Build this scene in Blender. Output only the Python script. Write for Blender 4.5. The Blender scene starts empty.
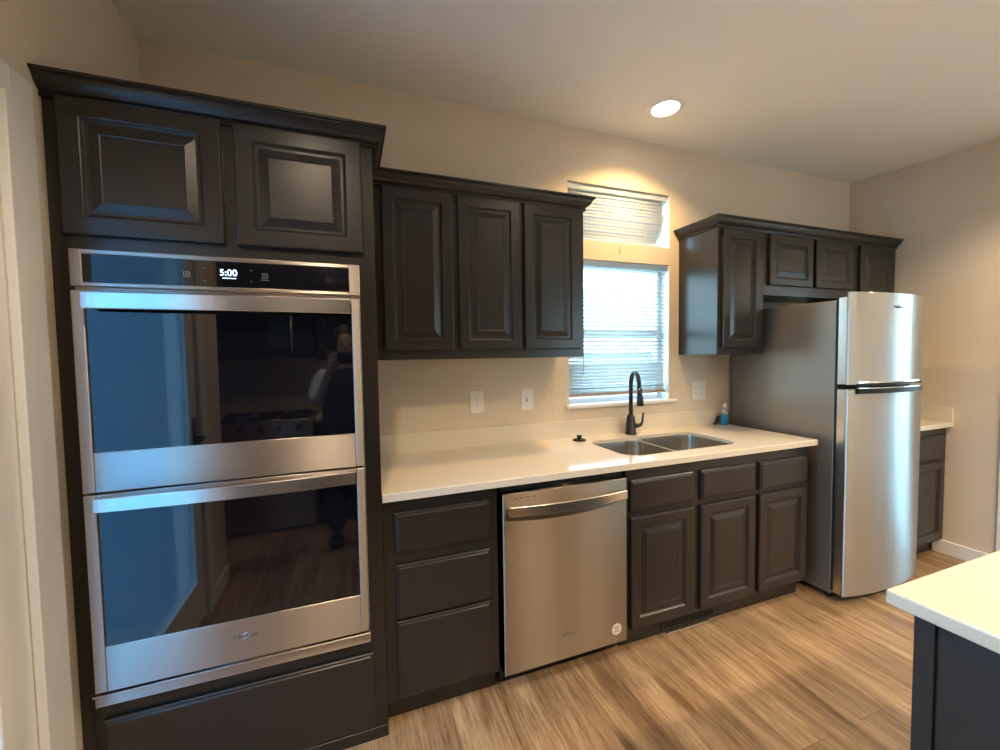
import bpy, bmesh, math, random
from mathutils import Vector, Matrix
random.seed(7)
SC = bpy.context.scene
COL = SC.collection

# ---------------------------------------------------------------- camera
cam_d = bpy.data.cameras.new('camera'); cam = bpy.data.objects.new('camera', cam_d); COL.objects.link(cam)
CX, CY, CZ = 0.5657, -2.1543, 1.4065
YAW, PITCH, ROLL, FPX = -0.3531, -0.0458, -0.0154, 408.54
fwd = Vector((-math.sin(YAW)*math.cos(PITCH), math.cos(YAW)*math.cos(PITCH), math.sin(PITCH)))
rt = Vector((math.cos(YAW), math.sin(YAW), 0)); up = rt.cross(fwd)
c, s = math.cos(ROLL), math.sin(ROLL)
r2 = c*rt + s*up; u2 = -s*rt + c*up
m = Matrix((r2, u2, -fwd)).transposed().to_4x4(); m.translation = (CX, CY, CZ)
cam.matrix_world = m
cam_d.sensor_width = 36; cam_d.lens = FPX/1000*36; cam_d.clip_start = 0.02
SC.camera = cam

# ---------------------------------------------------------------- colour management and render light
SC.view_settings.view_transform = 'Standard'; SC.view_settings.look = 'None'
SC.view_settings.gamma = 1; SC.view_settings.use_curve_mapping = False
SC.view_settings.exposure = 1.42
SC.cycles.use_denoising = True
SC.cycles.max_bounces = 12; SC.cycles.diffuse_bounces = 6; SC.cycles.glossy_bounces = 5
SC.cycles.transparent_max_bounces = 16; SC.cycles.sample_clamp_indirect = 6
SC.cycles.caustics_reflective = False; SC.cycles.caustics_refractive = False

# ---------------------------------------------------------------- world
W = bpy.data.worlds.new('sky'); SC.world = W; W.use_nodes = True
bg = W.node_tree.nodes['Background']
_t = W.node_tree.nodes.new('ShaderNodeTexCoord'); _s = W.node_tree.nodes.new('ShaderNodeSeparateXYZ'); _r = W.node_tree.nodes.new('ShaderNodeValToRGB')
W.node_tree.links.new(_t.outputs['Generated'], _s.inputs[0]); W.node_tree.links.new(_s.outputs['Z'], _r.inputs[0]); W.node_tree.links.new(_r.outputs[0], bg.inputs[0])
_r.color_ramp.elements[0].position = 0.0; _r.color_ramp.elements[0].color = (.66, .92, 1.0, 1); _r.color_ramp.elements[1].position = .75; _r.color_ramp.elements[1].color = (.32, .60, 1.0, 1)
bg.inputs[1].default_value = 4.2

def portal(loc, rot, sx, sy):
    d = bpy.data.lights.new('window_portal', 'AREA'); d.shape = 'RECTANGLE'; d.size = sx; d.size_y = sy
    d.cycles.is_portal = True
    o = bpy.data.objects.new('window_portal', d); COL.objects.link(o); o.location = loc; o.rotation_euler = rot
PI = math.pi
portal((2.18, .17, 1.76), (-PI/2, 0, 0), .76, 1.34)
portal((-.37, -1.31, 1.05), (0, -PI/2, 0), 2.05, 1.08)
portal((3.85, -3.67, 1.58), (PI/2, 0, 0), .68, 1.12)
portal((4.43, -1.745, 1.06), (0, PI/2, 0), 2.05, 1.6)

LAMP = (1.0, 0.76, 0.52)
LAMPS = [(2.2, -.352, 27), (2.47, -2.9, 62), (3.22, -2.9, 58), (3.75, -1.5, 34), (.42, -1.8, 27), (.35, -2.85, 18), (1.75, -1.35, 8)]
def ceil_z(y): return 2.745 + 0.0511*y

# ---------------------------------------------------------------- materials
def mat(name, col, rough=.5, metal=0, **k):
    mm = bpy.data.materials.new(name); mm.use_nodes = True
    b = mm.node_tree.nodes['Principled BSDF']
    b.inputs['Base Color'].default_value = (*col, 1); b.inputs['Roughness'].default_value = rough
    b.inputs['Metallic'].default_value = metal
    for kk, v in k.items(): b.inputs[kk.replace('_', ' ')].default_value = v
    return mm
def N(mm, t, **k):
    n = mm.node_tree.nodes.new(t)
    for a, v in k.items(): setattr(n, a, v)
    return n
def L(mm, a, b): mm.node_tree.links.new(a, b)
def P(mm): return mm.node_tree.nodes['Principled BSDF']
def noise(mm, scale, detail=3, vec=(1, 1, 1), rough=.5):
    tc = N(mm, 'ShaderNodeNewGeometry'); mp = N(mm, 'ShaderNodeMapping'); mp.inputs['Scale'].default_value = vec
    n = N(mm, 'ShaderNodeTexNoise'); n.inputs['Scale'].default_value = scale; n.inputs['Detail'].default_value = detail
    n.inputs['Roughness'].default_value = rough
    L(mm, tc.outputs['Position'], mp.inputs[0]); L(mm, mp.outputs[0], n.inputs['Vector']); return n
def bump(mm, n, strength, dist=.001):
    b = N(mm, 'ShaderNodeBump'); b.inputs['Strength'].default_value = strength; b.inputs['Distance'].default_value = dist
    L(mm, n.outputs[0], b.inputs['Height']); L(mm, b.outputs[0], P(mm).inputs['Normal'])
def ramp(mm, n, stops):
    r = N(mm, 'ShaderNodeValToRGB'); e = r.color_ramp.elements
    while len(e) < len(stops): e.new(.5)
    for i, (p, cc) in enumerate(stops): e[i].position = p; e[i].color = (*cc, 1)
    L(mm, n.outputs[0], r.inputs[0]); return r

M = {}
M['wall'] = mat('warm_beige_wall_paint', (.70, .60, .46), .75); bump(M['wall'], noise(M['wall'], 75, 2), .5, .004)
M['ceiling'] = mat('ceiling_paint', (.84, .82, .745), .8); bump(M['ceiling'], noise(M['ceiling'], 90, 2), .2, .002)
M['trim'] = mat('white_trim_paint', (.80, .79, .75), .5)
M['vinyl'] = mat('white_vinyl', (.8, .8, .8), .3)
M['cab'] = mat('charcoal_cabinet_paint', (.0215, .0185, .0155), .29, 0, Specular_IOR_Level=.52)
n_ = noise(M['cab'], 300, 2); bump(M['cab'], n_, .12, .0006)
M['dark'] = mat('black_gap', (.006, .006, .006), .6)
M['quartz'] = mat('white_quartz', (.72, .645, .52), .13)
n_ = noise(M['quartz'], 260, 2); r_ = ramp(M['quartz'], n_, [(.3, (.67, .60, .48)), (.6, (.73, .655, .53))]); L(M['quartz'], r_.outputs[0], P(M['quartz']).inputs['Base Color'])
M['plate'] = mat('white_plastic', (.82, .79, .72), .3)
M['blackplastic'] = mat('black_plastic', (.008, .008, .008), .35)
M['matteblack'] = mat('matte_black_metal', (.010, .011, .014), .32, .0)
M['text'] = mat('printed_dark_letters', (.05, .05, .05), .4)
M['icon'] = mat('grey_panel_print', (.25, .27, .3), .4)
M['chrome'] = mat('bright_chrome', (.75, .75, .75), .12, 1)

def steel(name, col, rough, aniso, bumpy=.05, vec=(1.5, 1.5, 400)):
    mm = mat(name, col, rough, 1)
    b = P(mm); b.inputs['Anisotropic'].default_value = aniso; b.inputs['Anisotropic Rotation'].default_value = .25
    t = N(mm, 'ShaderNodeTangent', direction_type='RADIAL', axis='Z'); L(mm, t.outputs[0], b.inputs['Tangent'])
    n = noise(mm, 1.0, 2, vec)
    if bumpy: bump(mm, n, bumpy, .0006)
    return mm
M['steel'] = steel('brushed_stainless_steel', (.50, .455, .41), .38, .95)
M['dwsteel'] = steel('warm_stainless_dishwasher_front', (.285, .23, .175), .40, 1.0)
M['handle'] = steel('satin_stainless_bar', (.70, .67, .63), .26, .4, 0)
M['fridge'] = steel('fridge_stainless_steel', (.53, .53, .50), .33, .97, .03)
M['sink'] = steel('sink_stainless_steel', (.52, .48, .43), .25, .3, .05)
M['fridge_side'] = mat('grey_textured_fridge_side', (.25, .225, .195), .36, .6); bump(M['fridge_side'], noise(M['fridge_side'], 350, 2), .35, .001)
M['ovenglass'] = mat('black_oven_glass', (.004, .004, .006), .03, 0, Specular_IOR_Level=.75)
M['panelglass'] = mat('black_control_glass', (.006, .006, .008), .06, 0)

def emit(name, col, st):
    mm = bpy.data.materials.new(name); mm.use_nodes = True; nt = mm.node_tree
    nt.nodes.remove(nt.nodes['Principled BSDF']); e = nt.nodes.new('ShaderNodeEmission')
    e.inputs[0].default_value = (*col, 1); e.inputs[1].default_value = st
    nt.links.new(e.outputs[0], nt.nodes['Material Output'].inputs[0]); return mm
M['lamp'] = emit('lamp_lens', (1, .88, .66), 9)
M['display'] = emit('clock_digits', (.45, .75, 1), 2.2)

def glassmat(name, tint=(.90, .98, 1)):
    mm = bpy.data.materials.new(name); mm.use_nodes = True; nt = mm.node_tree
    nt.nodes.remove(nt.nodes['Principled BSDF'])
    tr = nt.nodes.new('ShaderNodeBsdfTransparent'); tr.inputs[0].default_value = (*tint, 1)
    gl = nt.nodes.new('ShaderNodeBsdfGlossy'); gl.inputs['Roughness'].default_value = 0.01
    fr = nt.nodes.new('ShaderNodeFresnel'); fr.inputs[0].default_value = 1.45
    mx = nt.nodes.new('ShaderNodeMixShader')
    ge = nt.nodes.new('ShaderNodeNewGeometry'); inv = nt.nodes.new('ShaderNodeMath'); inv.operation = 'SUBTRACT'; inv.inputs[0].default_value = 1
    ml = nt.nodes.new('ShaderNodeMath'); ml.operation = 'MULTIPLY'; nt.links.new(ge.outputs['Backfacing'], inv.inputs[1])
    nt.links.new(inv.outputs[0], ml.inputs[0]); nt.links.new(fr.outputs[0], ml.inputs[1]); nt.links.new(ml.outputs[0], mx.inputs[0]); nt.links.new(tr.outputs[0], mx.inputs[1]); nt.links.new(gl.outputs[0], mx.inputs[2])
    nt.links.new(mx.outputs[0], nt.nodes['Material Output'].inputs[0]); return mm
M['glass'] = glassmat('window_glass'); M['tinted'] = glassmat('blue_tinted_glass', (.62, .80, .93))  # door glass tint added to dim and blue its daylight
def slatmat(k=.32, a=1.0):
    mm = bpy.data.materials.new('white_blind_slat'); mm.use_nodes = True; nt = mm.node_tree
    nt.nodes.remove(nt.nodes['Principled BSDF'])
    d = nt.nodes.new('ShaderNodeBsdfDiffuse'); d.inputs[0].default_value = (.78*a, .78*a, .76*a, 1)
    t = nt.nodes.new('ShaderNodeBsdfTranslucent'); t.inputs[0].default_value = (.74*a, .90*a, .93*a, 1)
    mx = nt.nodes.new('ShaderNodeMixShader'); mx.inputs[0].default_value = k
    nt.links.new(d.outputs[0], mx.inputs[1]); nt.links.new(t.outputs[0], mx.inputs[2])
    nt.links.new(mx.outputs[0], nt.nodes['Material Output'].inputs[0]); return mm
M['slat'] = slatmat()
M['slat2'] = slatmat(.24, .80)
M['vslat'] = mat('ivory_vertical_slat', (.62, .60, .55), .6)

# plank floor: boards run along y
def floor_mat():
    mm = mat('oak_vinyl_planks', (.5, .3, .15), .42)
    g = N(mm, 'ShaderNodeNewGeometry'); sp = N(mm, 'ShaderNodeSeparateXYZ'); cb = N(mm, 'ShaderNodeCombineXYZ')
    L(mm, g.outputs['Position'], sp.inputs[0]); L(mm, sp.outputs['Y'], cb.inputs['X']); L(mm, sp.outputs['X'], cb.inputs['Y'])
    br = N(mm, 'ShaderNodeTexBrick'); br.offset = .37; br.offset_frequency = 2; br.squash = 1
    br.inputs['Color1'].default_value = (0, 0, 0, 1); br.inputs['Color2'].default_value = (1, 1, 1, 1); br.inputs['Mortar'].default_value = (.5, .5, .5, 1)
    for k, v in {'Scale': 1, 'Mortar Size': .0012, 'Mortar Smooth': .3, 'Bias': 0, 'Brick Width': 1.22, 'Row Height': .181}.items(): br.inputs[k].default_value = v
    L(mm, cb.outputs[0], br.inputs['Vector'])
    # per-board shift of the grain
    mul = N(mm, 'ShaderNodeVectorMath', operation='MULTIPLY'); mul.inputs[1].default_value = (13, 7, 31)
    L(mm, br.outputs['Color'], mul.inputs[0])
    add = N(mm, 'ShaderNodeVectorMath', operation='ADD'); L(mm, g.outputs['Position'], add.inputs[0]); L(mm, mul.outputs[0], add.inputs[1])
    mp = N(mm, 'ShaderNodeMapping'); mp.inputs['Scale'].default_value = (13, 1.3, 1); L(mm, add.outputs[0], mp.inputs[0])
    n1 = N(mm, 'ShaderNodeTexNoise'); n1.inputs['Scale'].default_value = 1; n1.inputs['Detail'].default_value = 5; n1.inputs['Roughness'].default_value = .62; n1.inputs['Distortion'].default_value = .6
    L(mm, mp.outputs[0], n1.inputs['Vector'])
    mp2 = N(mm, 'ShaderNodeMapping'); mp2.inputs['Scale'].default_value = (95, 4.5, 1); L(mm, add.outputs[0], mp2.inputs[0])
    n2 = N(mm, 'ShaderNodeTexNoise'); n2.inputs['Scale'].default_value = 1; n2.inputs['Detail'].default_value = 4; n2.inputs['Roughness'].default_value = .7
    L(mm, mp2.outputs[0], n2.inputs['Vector'])
    r1 = ramp(mm, n1, [(.28, (.21, .122, .058)), (.42, (.36, .228, .118)), (.56, (.48, .325, .175)), (.74, (.58, .41, .235))])
    r2 = ramp(mm, n2, [(.28, (.55, .50, .44)), (.46, (.90, .88, .86)), (.68, (1.10, 1.09, 1.07))])
    mx = N(mm, 'ShaderNodeMix', data_type='RGBA', blend_type='MULTIPLY'); mx.inputs[0].default_value = 1
    L(mm, r1.outputs[0], mx.inputs[6]); L(mm, r2.outputs[0], mx.inputs[7])
    mpf = N(mm, 'ShaderNodeMapping'); mpf.inputs['Scale'].default_value = (240, 9, 1); L(mm, add.outputs[0], mpf.inputs[0])
    nf = N(mm, 'ShaderNodeTexNoise'); nf.inputs['Scale'].default_value = 1; nf.inputs['Detail'].default_value = 3; nf.inputs['Roughness'].default_value = .8; L(mm, mpf.outputs[0], nf.inputs['Vector'])
    rf_ = ramp(mm, nf, [(.36, (.62, .57, .52)), (.50, (1, 1, 1)), (.7, (1.08, 1.08, 1.08))])
    mf = N(mm, 'ShaderNodeMix', data_type='RGBA', blend_type='MULTIPLY'); mf.inputs[0].default_value = 1
    L(mm, mx.outputs[2], mf.inputs[6]); L(mm, rf_.outputs[0], mf.inputs[7]); mx = mf
    # dark knots
    mp3 = N(mm, 'ShaderNodeMapping'); mp3.inputs['Scale'].default_value = (7, 1.6, 1); L(mm, add.outputs[0], mp3.inputs[0])
    vo = N(mm, 'ShaderNodeTexNoise'); vo.inputs['Scale'].default_value = 1.1; vo.inputs['Detail'].default_value = 1.5; L(mm, mp3.outputs[0], vo.inputs['Vector'])
    r3 = ramp(mm, vo, [(.24, (.45, .38, .33)), (.34, (1, 1, 1)), (1, (1, 1, 1))])
    m3 = N(mm, 'ShaderNodeMix', data_type='RGBA', blend_type='MULTIPLY'); m3.inputs[0].default_value = 1
    L(mm, mx.outputs[2], m3.inputs[6]); L(mm, r3.outputs[0], m3.inputs[7])
    # board tone
    rb = N(mm, 'ShaderNodeValToRGB'); rb.color_ramp.elements[0].color = (.84, .82, .80, 1); rb.color_ramp.elements[1].color = (1.08, 1.08, 1.08, 1)
    L(mm, br.outputs['Color'], rb.inputs[0])
    m4 = N(mm, 'ShaderNodeMix', data_type='RGBA', blend_type='MULTIPLY'); m4.inputs[0].default_value = 1
    L(mm, m3.outputs[2], m4.inputs[6]); L(mm, rb.outputs[0], m4.inputs[7])
    m5 = N(mm, 'ShaderNodeMix', data_type='RGBA', blend_type='MIX'); m5.inputs[7].default_value = (.10, .05, .022, 1)
    fm = N(mm, 'ShaderNodeMath', operation='MULTIPLY'); fm.inputs[1].default_value = .6; L(mm, br.outputs['Fac'], fm.inputs[0])
    L(mm, fm.outputs[0], m5.inputs[0]); L(mm, m4.outputs[2], m5.inputs[6])
    L(mm, m5.outputs[2], P(mm).inputs['Base Color']); bump(mm, n2, .12, .001)
    return mm
M['floor'] = floor_mat()

# ---------------------------------------------------------------- mesh helpers
class MB:
    def __init__(s): s.bm = bmesh.new()
    def box(s, x0, x1, y0, y1, z0, z1, bev=0, seg=1):
        x0, x1 = sorted((x0, x1)); y0, y1 = sorted((y0, y1)); z0, z1 = sorted((z0, z1))
        b = bmesh.new(); bmesh.ops.create_cube(b, size=1)
        for v in b.verts:
            v.co = Vector(((x0+x1)/2+v.co.x*(x1-x0), (y0+y1)/2+v.co.y*(y1-y0), (z0+z1)/2+v.co.z*(z1-z0)))
        if bev: bmesh.ops.bevel(b, geom=b.edges[:], offset=bev, segments=seg, affect='EDGES', profile=.5)
        s.join(b); return s
    def join(s, b, mtx=None):
        mp = {}
        for v in b.verts: mp[v] = s.bm.verts.new(mtx @ v.co if mtx else v.co)
        for f in b.faces:
            try: nf = s.bm.faces.new([mp[v] for v in f.verts]); nf.smooth = f.smooth
            except ValueError: pass
        b.free()
    def loft(s, rings, caps=(True, True), smooth=False, closed=True):
        R = [[s.bm.verts.new(p) for p in r] for r in rings]; n = len(R[0])
        for a, b in zip(R, R[1:]):
            for i in range(n if closed else n-1):
                j = (i+1) % n; f = s.bm.faces.new((a[i], a[j], b[j], b[i])); f.smooth = smooth
        if caps[0]: s.bm.faces.new(R[0][::-1])
        if caps[1]: s.bm.faces.new(R[-1])
        return s
    def lathe(s, cx, cy, prof, n=24, smooth=True, caps=(True, True)):
        return s.loft([[(cx+r*math.cos(2*PI*i/n), cy+r*math.sin(2*PI*i/n), z) for i in range(n)] for r, z in prof], caps, smooth)
    def tube(s, pts, rad, n=12, smooth=True):
        pts = [Vector(p) for p in pts]; rads = rad if isinstance(rad, (list, tuple)) else [rad]*len(pts)
        rings = []; prev = None
        for i, p in enumerate(pts):
            t = (pts[min(i+1, len(pts)-1)] - pts[max(i-1, 0)]).normalized()
            if prev is None:
                a = Vector((0, 0, 1)) if abs(t.z) < .9 else Vector((1, 0, 0)); u = t.cross(a).normalized()
            else: u = (prev - t*prev.dot(t)).normalized()
            prev = u; v = t.cross(u)
            rings.append([p + rads[i]*(math.cos(2*PI*k/n)*u + math.sin(2*PI*k/n)*v) for k in range(n)])
        return s.loft(rings, (True, True), smooth)
    def build(s, name, m, parent=None, **props):
        bmesh.ops.recalc_face_normals(s.bm, faces=s.bm.faces[:])
        off = Vector(parent['_w']) if parent is not None else Vector((0, 0, 0))
        if parent is None:
            lo = [min(v.co[i] for v in s.bm.verts) for i in range(3)]; hi = [max(v.co[i] for v in s.bm.verts) for i in range(3)]
            off = Vector(((lo[0]+hi[0])/2, (lo[1]+hi[1])/2, lo[2]))
        for v in s.bm.verts: v.co -= off
        me = bpy.data.meshes.new(name); s.bm.to_mesh(me); s.bm.free(); me.materials.append(m)
        o = bpy.data.objects.new(name, me); COL.objects.link(o)
        if parent is not None:
            o.parent = parent['_o'] if '_o' in parent else parent
        else: o.location = off
        for k, v in props.items(): o[k] = v
        return o
class Thing(dict): pass
def thing(name, label, cat, loc, group=None):
    o = bpy.data.objects.new(name, None); COL.objects.link(o); o.location = loc; o.empty_display_size = .1
    o['label'] = label; o['category'] = cat
    if group: o['group'] = group
    return Thing(_o=o, _w=loc)
def sub(o, t):            # lets an object become the parent of sub-parts; o sits at its thing's origin
    return Thing(_o=o, _w=t['_w'])
def tag(o, label, cat, group=None):
    o['label'] = label; o['category'] = cat
    if group: o['group'] = group
    return o
def struct(mb, name, m): return mb.build(name, m, None, kind='structure')
def text_part(name, s, x, y, z, size, m, parent, italic=0, sx=1, align='CENTER', ext=.0006):
    cu = bpy.data.curves.new(name, 'FONT'); cu.body = s; cu.size = size; cu.align_x = align; cu.align_y = 'CENTER'; cu.extrude = ext; cu.shear = italic
    t = bpy.data.objects.new('tmp', cu); COL.objects.link(t); bpy.context.view_layer.update()
    me = bpy.data.meshes.new_from_object(t.evaluated_get(bpy.context.evaluated_depsgraph_get()))
    bpy.data.objects.remove(t); bpy.data.curves.remove(cu)
    w = Vector(parent['_w'])
    for v in me.vertices: v.co = Vector((x + v.co.x*sx, y - v.co.z, z + v.co.y)) - w
    me.name = name; me.materials.clear(); me.materials.append(m)
    o = bpy.data.objects.new(name, me); COL.objects.link(o); o.parent = parent['_o']; return o
def wordmark(x, y, z, w, parent, m=None):
    # appliance wordmark with its swoosh ring
    mb = MB()
    cu = bpy.data.curves.new('t', 'FONT'); cu.body = 'Whirlpool'; cu.size = w/4.4; cu.align_x = 'CENTER'; cu.align_y = 'CENTER'; cu.extrude = .0005; cu.shear = .25
    t = bpy.data.objects.new('t', cu); COL.objects.link(t); bpy.context.view_layer.update()
    me = bpy.data.meshes.new_from_object(t.evaluated_get(bpy.context.evaluated_depsgraph_get()))
    bpy.data.objects.remove(t); bpy.data.curves.remove(cu)
    for v in me.vertices: v.co = Vector((x+v.co.x, y-v.co.z, z+v.co.y))
    mb.bm.from_mesh(me); bpy.data.meshes.remove(me)
    mb.build('brand_lettering', M['text'], parent)
    sw = MB(); pts = []
    for k in range(25):
        a = math.radians(-150 + k*12.5); pts.append((x+.05*w+w*.15*math.cos(a), y-.0006, z+.02*w+w*.11*math.sin(a)+w*.05*math.cos(a)))
    sw.tube(pts, w*.013, 6); sw.build('emblem_ring', M['chrome'], parent)

def rect(x0, x1, z0, z1, i, y): return [(x0+i, y, z0+i), (x1-i, y, z0+i), (x1-i, y, z1-i), (x0+i, y, z1-i)]
def panel_door(x0, x1, z0, z1, yf, rail=.056):
    # raised-panel door; yf = the face frame's y; door is 20 mm proud of it
    T = .020; prof = [(0, 0), (0, -T+.005), (.0025, -T+.0012), (.006, -T), (rail-.006, -T), (rail-.003, -T+.0015), (rail, -T+.006), (rail+.004, -T+.0095), (rail+.012, -T+.0095), (rail+.016, -T+.0085), (rail+.038, -T+.002), (rail+.041, -T+.0035), (rail+.043, -T+.0035)]
    mb = MB(); mb.loft([rect(x0, x1, z0, z1, i, yf+y) for i, y in prof]); return mb
def slab_front(x0, x1, z0, z1, yf):
    T = .020; prof = [(0, 0), (0, -T+.009), (.003, -T+.006), (.009, -T+.0045), (.011, -T+.002), (.014, -T)]
    mb = MB(); mb.loft([rect(x0, x1, z0, z1, i, yf+y) for i, y in prof]); return mb
CROWN = [(0, 0), (.010, 0), (.012, .004), (.010, .008), (.006, .009), (.008, .013), (.017, .018), (.026, .026), (.033, .036), (.037, .046), (.040, .047), (.040, .051), (.047, .053), (.047, .061), (0, .061)]
def crown(mb, path, z, side=1):
    # path: list of (x, y) in plan; the moulding projects to the right-hand side of travel * side
    n = len(path); rings = []
    for i, p in enumerate(path):
        p = Vector(p); d0 = (p-Vector(path[i-1])).normalized() if i else None
        d1 = (Vector(path[i+1])-p).normalized() if i < n-1 else None
        nn = lambda d: Vector((d.y, -d.x))*side
        if d0 is None: o = nn(d1)
        elif d1 is None: o = nn(d0)
        else:
            a, b = nn(d0), nn(d1); o = (a+b)/(1+a.dot(b))
        rings.append([(p.x+o.x*q, p.y+o.y*q, z+h) for q, h in CROWN])
    mb.loft(rings); return mb

# ================================================================ SETTING
XL, XR, YF = -.213, 4.374, -3.55; WT = .15
struct(MB().box(XL-.15, XR+.15, YF-.15, .15, -.1, 0).box(-2.3, XL-.15, YF-.15, -2.12, -.1, 0), 'floor', M['floor'])
b = MB()
for xa_, xb_, yb_ in ((XL-.15, XR+.15, .15), (-2.3, XL-.15, -2.12)):
    b.loft([[(xa_, y, ceil_z(y)), (xb_, y, ceil_z(y)), (xb_, y, ceil_z(y)+.12), (xa_, y, ceil_z(y)+.12)] for y in (yb_, YF-.15)])
struct(b, 'ceiling', M['ceiling'])

def wall_with_holes(axis, a0, a1, t0, t1, ztop, holes, z0=0):
    # axis 'x': wall runs along x, thickness t0..t1 in y. ztop is a function of y. Holes: (a0, a1, z0, z1)
    mb = MB(); xs = sorted({a0, a1, *[h[0] for h in holes], *[h[1] for h in holes]})
    for p, q in zip(xs, xs[1:]):
        hs = sorted([(h[2], h[3]) for h in holes if h[0] <= p+1e-6 and h[1] >= q-1e-6]); zz = z0; segs = []
        for lo, hi in hs: segs.append((zz, lo)); zz = hi
        segs.append((zz, None))
        for lo, hi in segs:
            if hi is not None and hi-lo < 1e-4: continue
            if axis == 'x':
                if hi is None: hi0 = ztop(t0); hi1 = ztop(t1)
                else: hi0 = hi1 = hi
                mb.loft([[(x, t0, lo), (x, t1, lo), (x, t1, hi1), (x, t0, hi0)] for x in (p, q)])
            else:
                h = (lambda y: ztop(y)) if hi is None else (lambda y, hi=hi: hi)
                mb.loft([[(t0, y, lo), (t1, y, lo), (t1, y, h(y)), (t0, y, h(y))] for y in (p, q)])
    return mb
WX0, WX1, WZ0, WZ1, WZ2, WZ3 = 1.80, 2.558, 1.10, 1.985, 2.095, 2.435
struct(wall_with_holes('x', XL-.15, XR+.15, 0, WT, ceil_z, [(WX0, WX1, WZ0, WZ1), (WX0, WX1, WZ2, WZ3)]), 'wall_back', M['wall'])
DY0, DY1, DZ = -1.86, -.765, 2.072
struct(wall_with_holes('y', -2.25, 0, XL-.13, XL, ceil_z, [(DY0, DY1, 0, DZ)]), 'wall_left', M['wall'])
SY0, SY1 = -2.55, -.94
struct(wall_with_holes('y', YF, 0, XR, XR+.13, ceil_z, [(SY0, SY1, 0, DZ)]), 'wall_right', M['wall'])
struct(wall_with_holes('x', -2.3, XR+.13, YF-.15, YF, ceil_z, [(3.50, 4.20, 1.0, 2.15)]), 'wall_front', M['wall'])
struct(wall_with_holes('y', YF, -2.25, -2.3, -2.17, ceil_z, []), 'wall_far_left', M['wall'])
struct(wall_with_holes('x', -2.3, XL-.13, -2.25, -2.12, ceil_z, []), 'wall_return', M['wall'])

cl_ = mat('blue_reflection_paint', (.34, .46, .54), .7)
struct(MB().box(-2.3, XL-.135, -2.12, -2.10, -.12, 2.9), 'blue_reflection_board', cl_)  # unseen blue board, added so the oven glass reflects blue
# door casings
def casing_y(name, x, sgn, y0, y1, zt, w=.085):
    mb = MB()
    def strip(ya, yb, za, zb):
        mb.box(x, x+sgn*.014, ya, yb, za, zb, .003)
    strip(y0-w, y0, 0, zt+w*.85); strip(y1, y1+w, 0, zt+w*.85); strip(y0, y1, zt, zt+w*.85)
    mb.box(x-sgn*.001, x+sgn*.02, y1-.027, y1+.012, 0, zt, .002); mb.box(x-sgn*.001, x+sgn*.02, y0-.012, y0+.027, 0, zt, .002)
    return struct(mb, name, M['trim'])
casing_y('trim_1', XL, 1, DY0, DY1, DZ)
casing_y('trim_2', XR, -1, SY0, SY1, DZ, .08)
# jambs
b = MB(); b.box(XL-.13, XL, DY1-.022, DY1, 0, DZ).box(XL-.13, XL, DY0, DY0+.022, 0, DZ).box(XL-.13, XL, DY0, DY1, DZ-.022, DZ); struct(b, 'trim_3', M['trim'])
# glazed door in the left wall
t = MB(); xa, xb = XL-.045, XL-.003; ya, yb = DY0+.022, DY1-.022
t.box(xa, xb, ya, ya+.11, .02, DZ-.026, .003).box(xa, xb, yb-.11, yb, .02, DZ-.026, .003).box(xa, xb, ya+.11, yb-.11, .02, .24).box(xa, xb, ya+.11, yb-.11, DZ-.14, DZ-.026)
door1 = t.build('door_1', M['trim'], None, kind='structure')
dt = Thing(_o=door1, _w=tuple(door1.location))
MB().box(XL-.028, XL-.020, ya+.11, yb-.11, .24, DZ-.14).build('door_glass', M['tinted'], dt)
h = MB(); h.box(XL-.003, XL+.006, DY0+.06, DY0+.10, .93, 1.11, .003); h.tube([(XL, DY0+.08, 1.0), (XL+.045, DY0+.08, 1.0), (XL+.047, DY0+.11, 1.0), (XL+.047, DY0+.20, .995)], .009); h.build('door_handle', M['matteblack'], dt)
# unseen sliding glass door in the right wall, guessed from refrigerator stripes, for daylight
t = MB(); X0, X1 = XR+.03, XR+.07
for (p, q) in ((SY0, SY0+.06), (-1.79, -1.71), (SY1-.06, SY1)): t.box(X0, X1, p, q, 0, DZ, .003)
t.box(X0, X1, SY0, SY1, 0, .06).box(X0, X1, SY0, SY1, DZ-.06, DZ)
door2 = t.build('door_2', M['vinyl'], None, kind='structure'); dt = Thing(_o=door2, _w=tuple(door2.location))
for p, q in ((SY0+.06, -1.79), (-1.71, SY1-.06)): MB().box(XR+.047, XR+.053, p, q, .06, DZ-.06).build('door_glass', M['glass'], dt)
MB().box(XR+.028, XR+.04, -1.77, -1.73, .95, 1.15, .004).build('door_handle', M['vinyl'], dt)

vb = thing('vertical_blind', 'guessed white vertical slat blind partly open across the unseen sliding glass door', 'blind', (XR+.02, (SY0+SY1)/2, DZ))
MB().box(XR+.004, XR+.028, SY0+.005, SY1-.005, DZ-.04, DZ-.001, .002).build('headrail', M['vinyl'], vb)
k = 0; yv = SY1-.05
while yv > SY0+.04:
    aa = math.radians(68 if yv > -1.22 else ((14, 30, 10, 44)[k % 4] if yv > -2.3 else 50)); w_ = .044
    ux, uy = math.sin(aa)*w_*.28, math.cos(aa)*w_
    b = MB(); b.loft([[(XR+.016-ux*.6, yv-uy, z), (XR+.018, yv, z), (XR+.016+ux*.6, yv+uy, z), (XR+.0172+ux*.6, yv+uy, z), (XR+.0192, yv, z), (XR+.0172-ux*.6, yv-uy, z)] for z in (.03, DZ-.042)])
    b.build('vertical_slat', M['vslat'], vb); yv -= .074; k += 1
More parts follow.
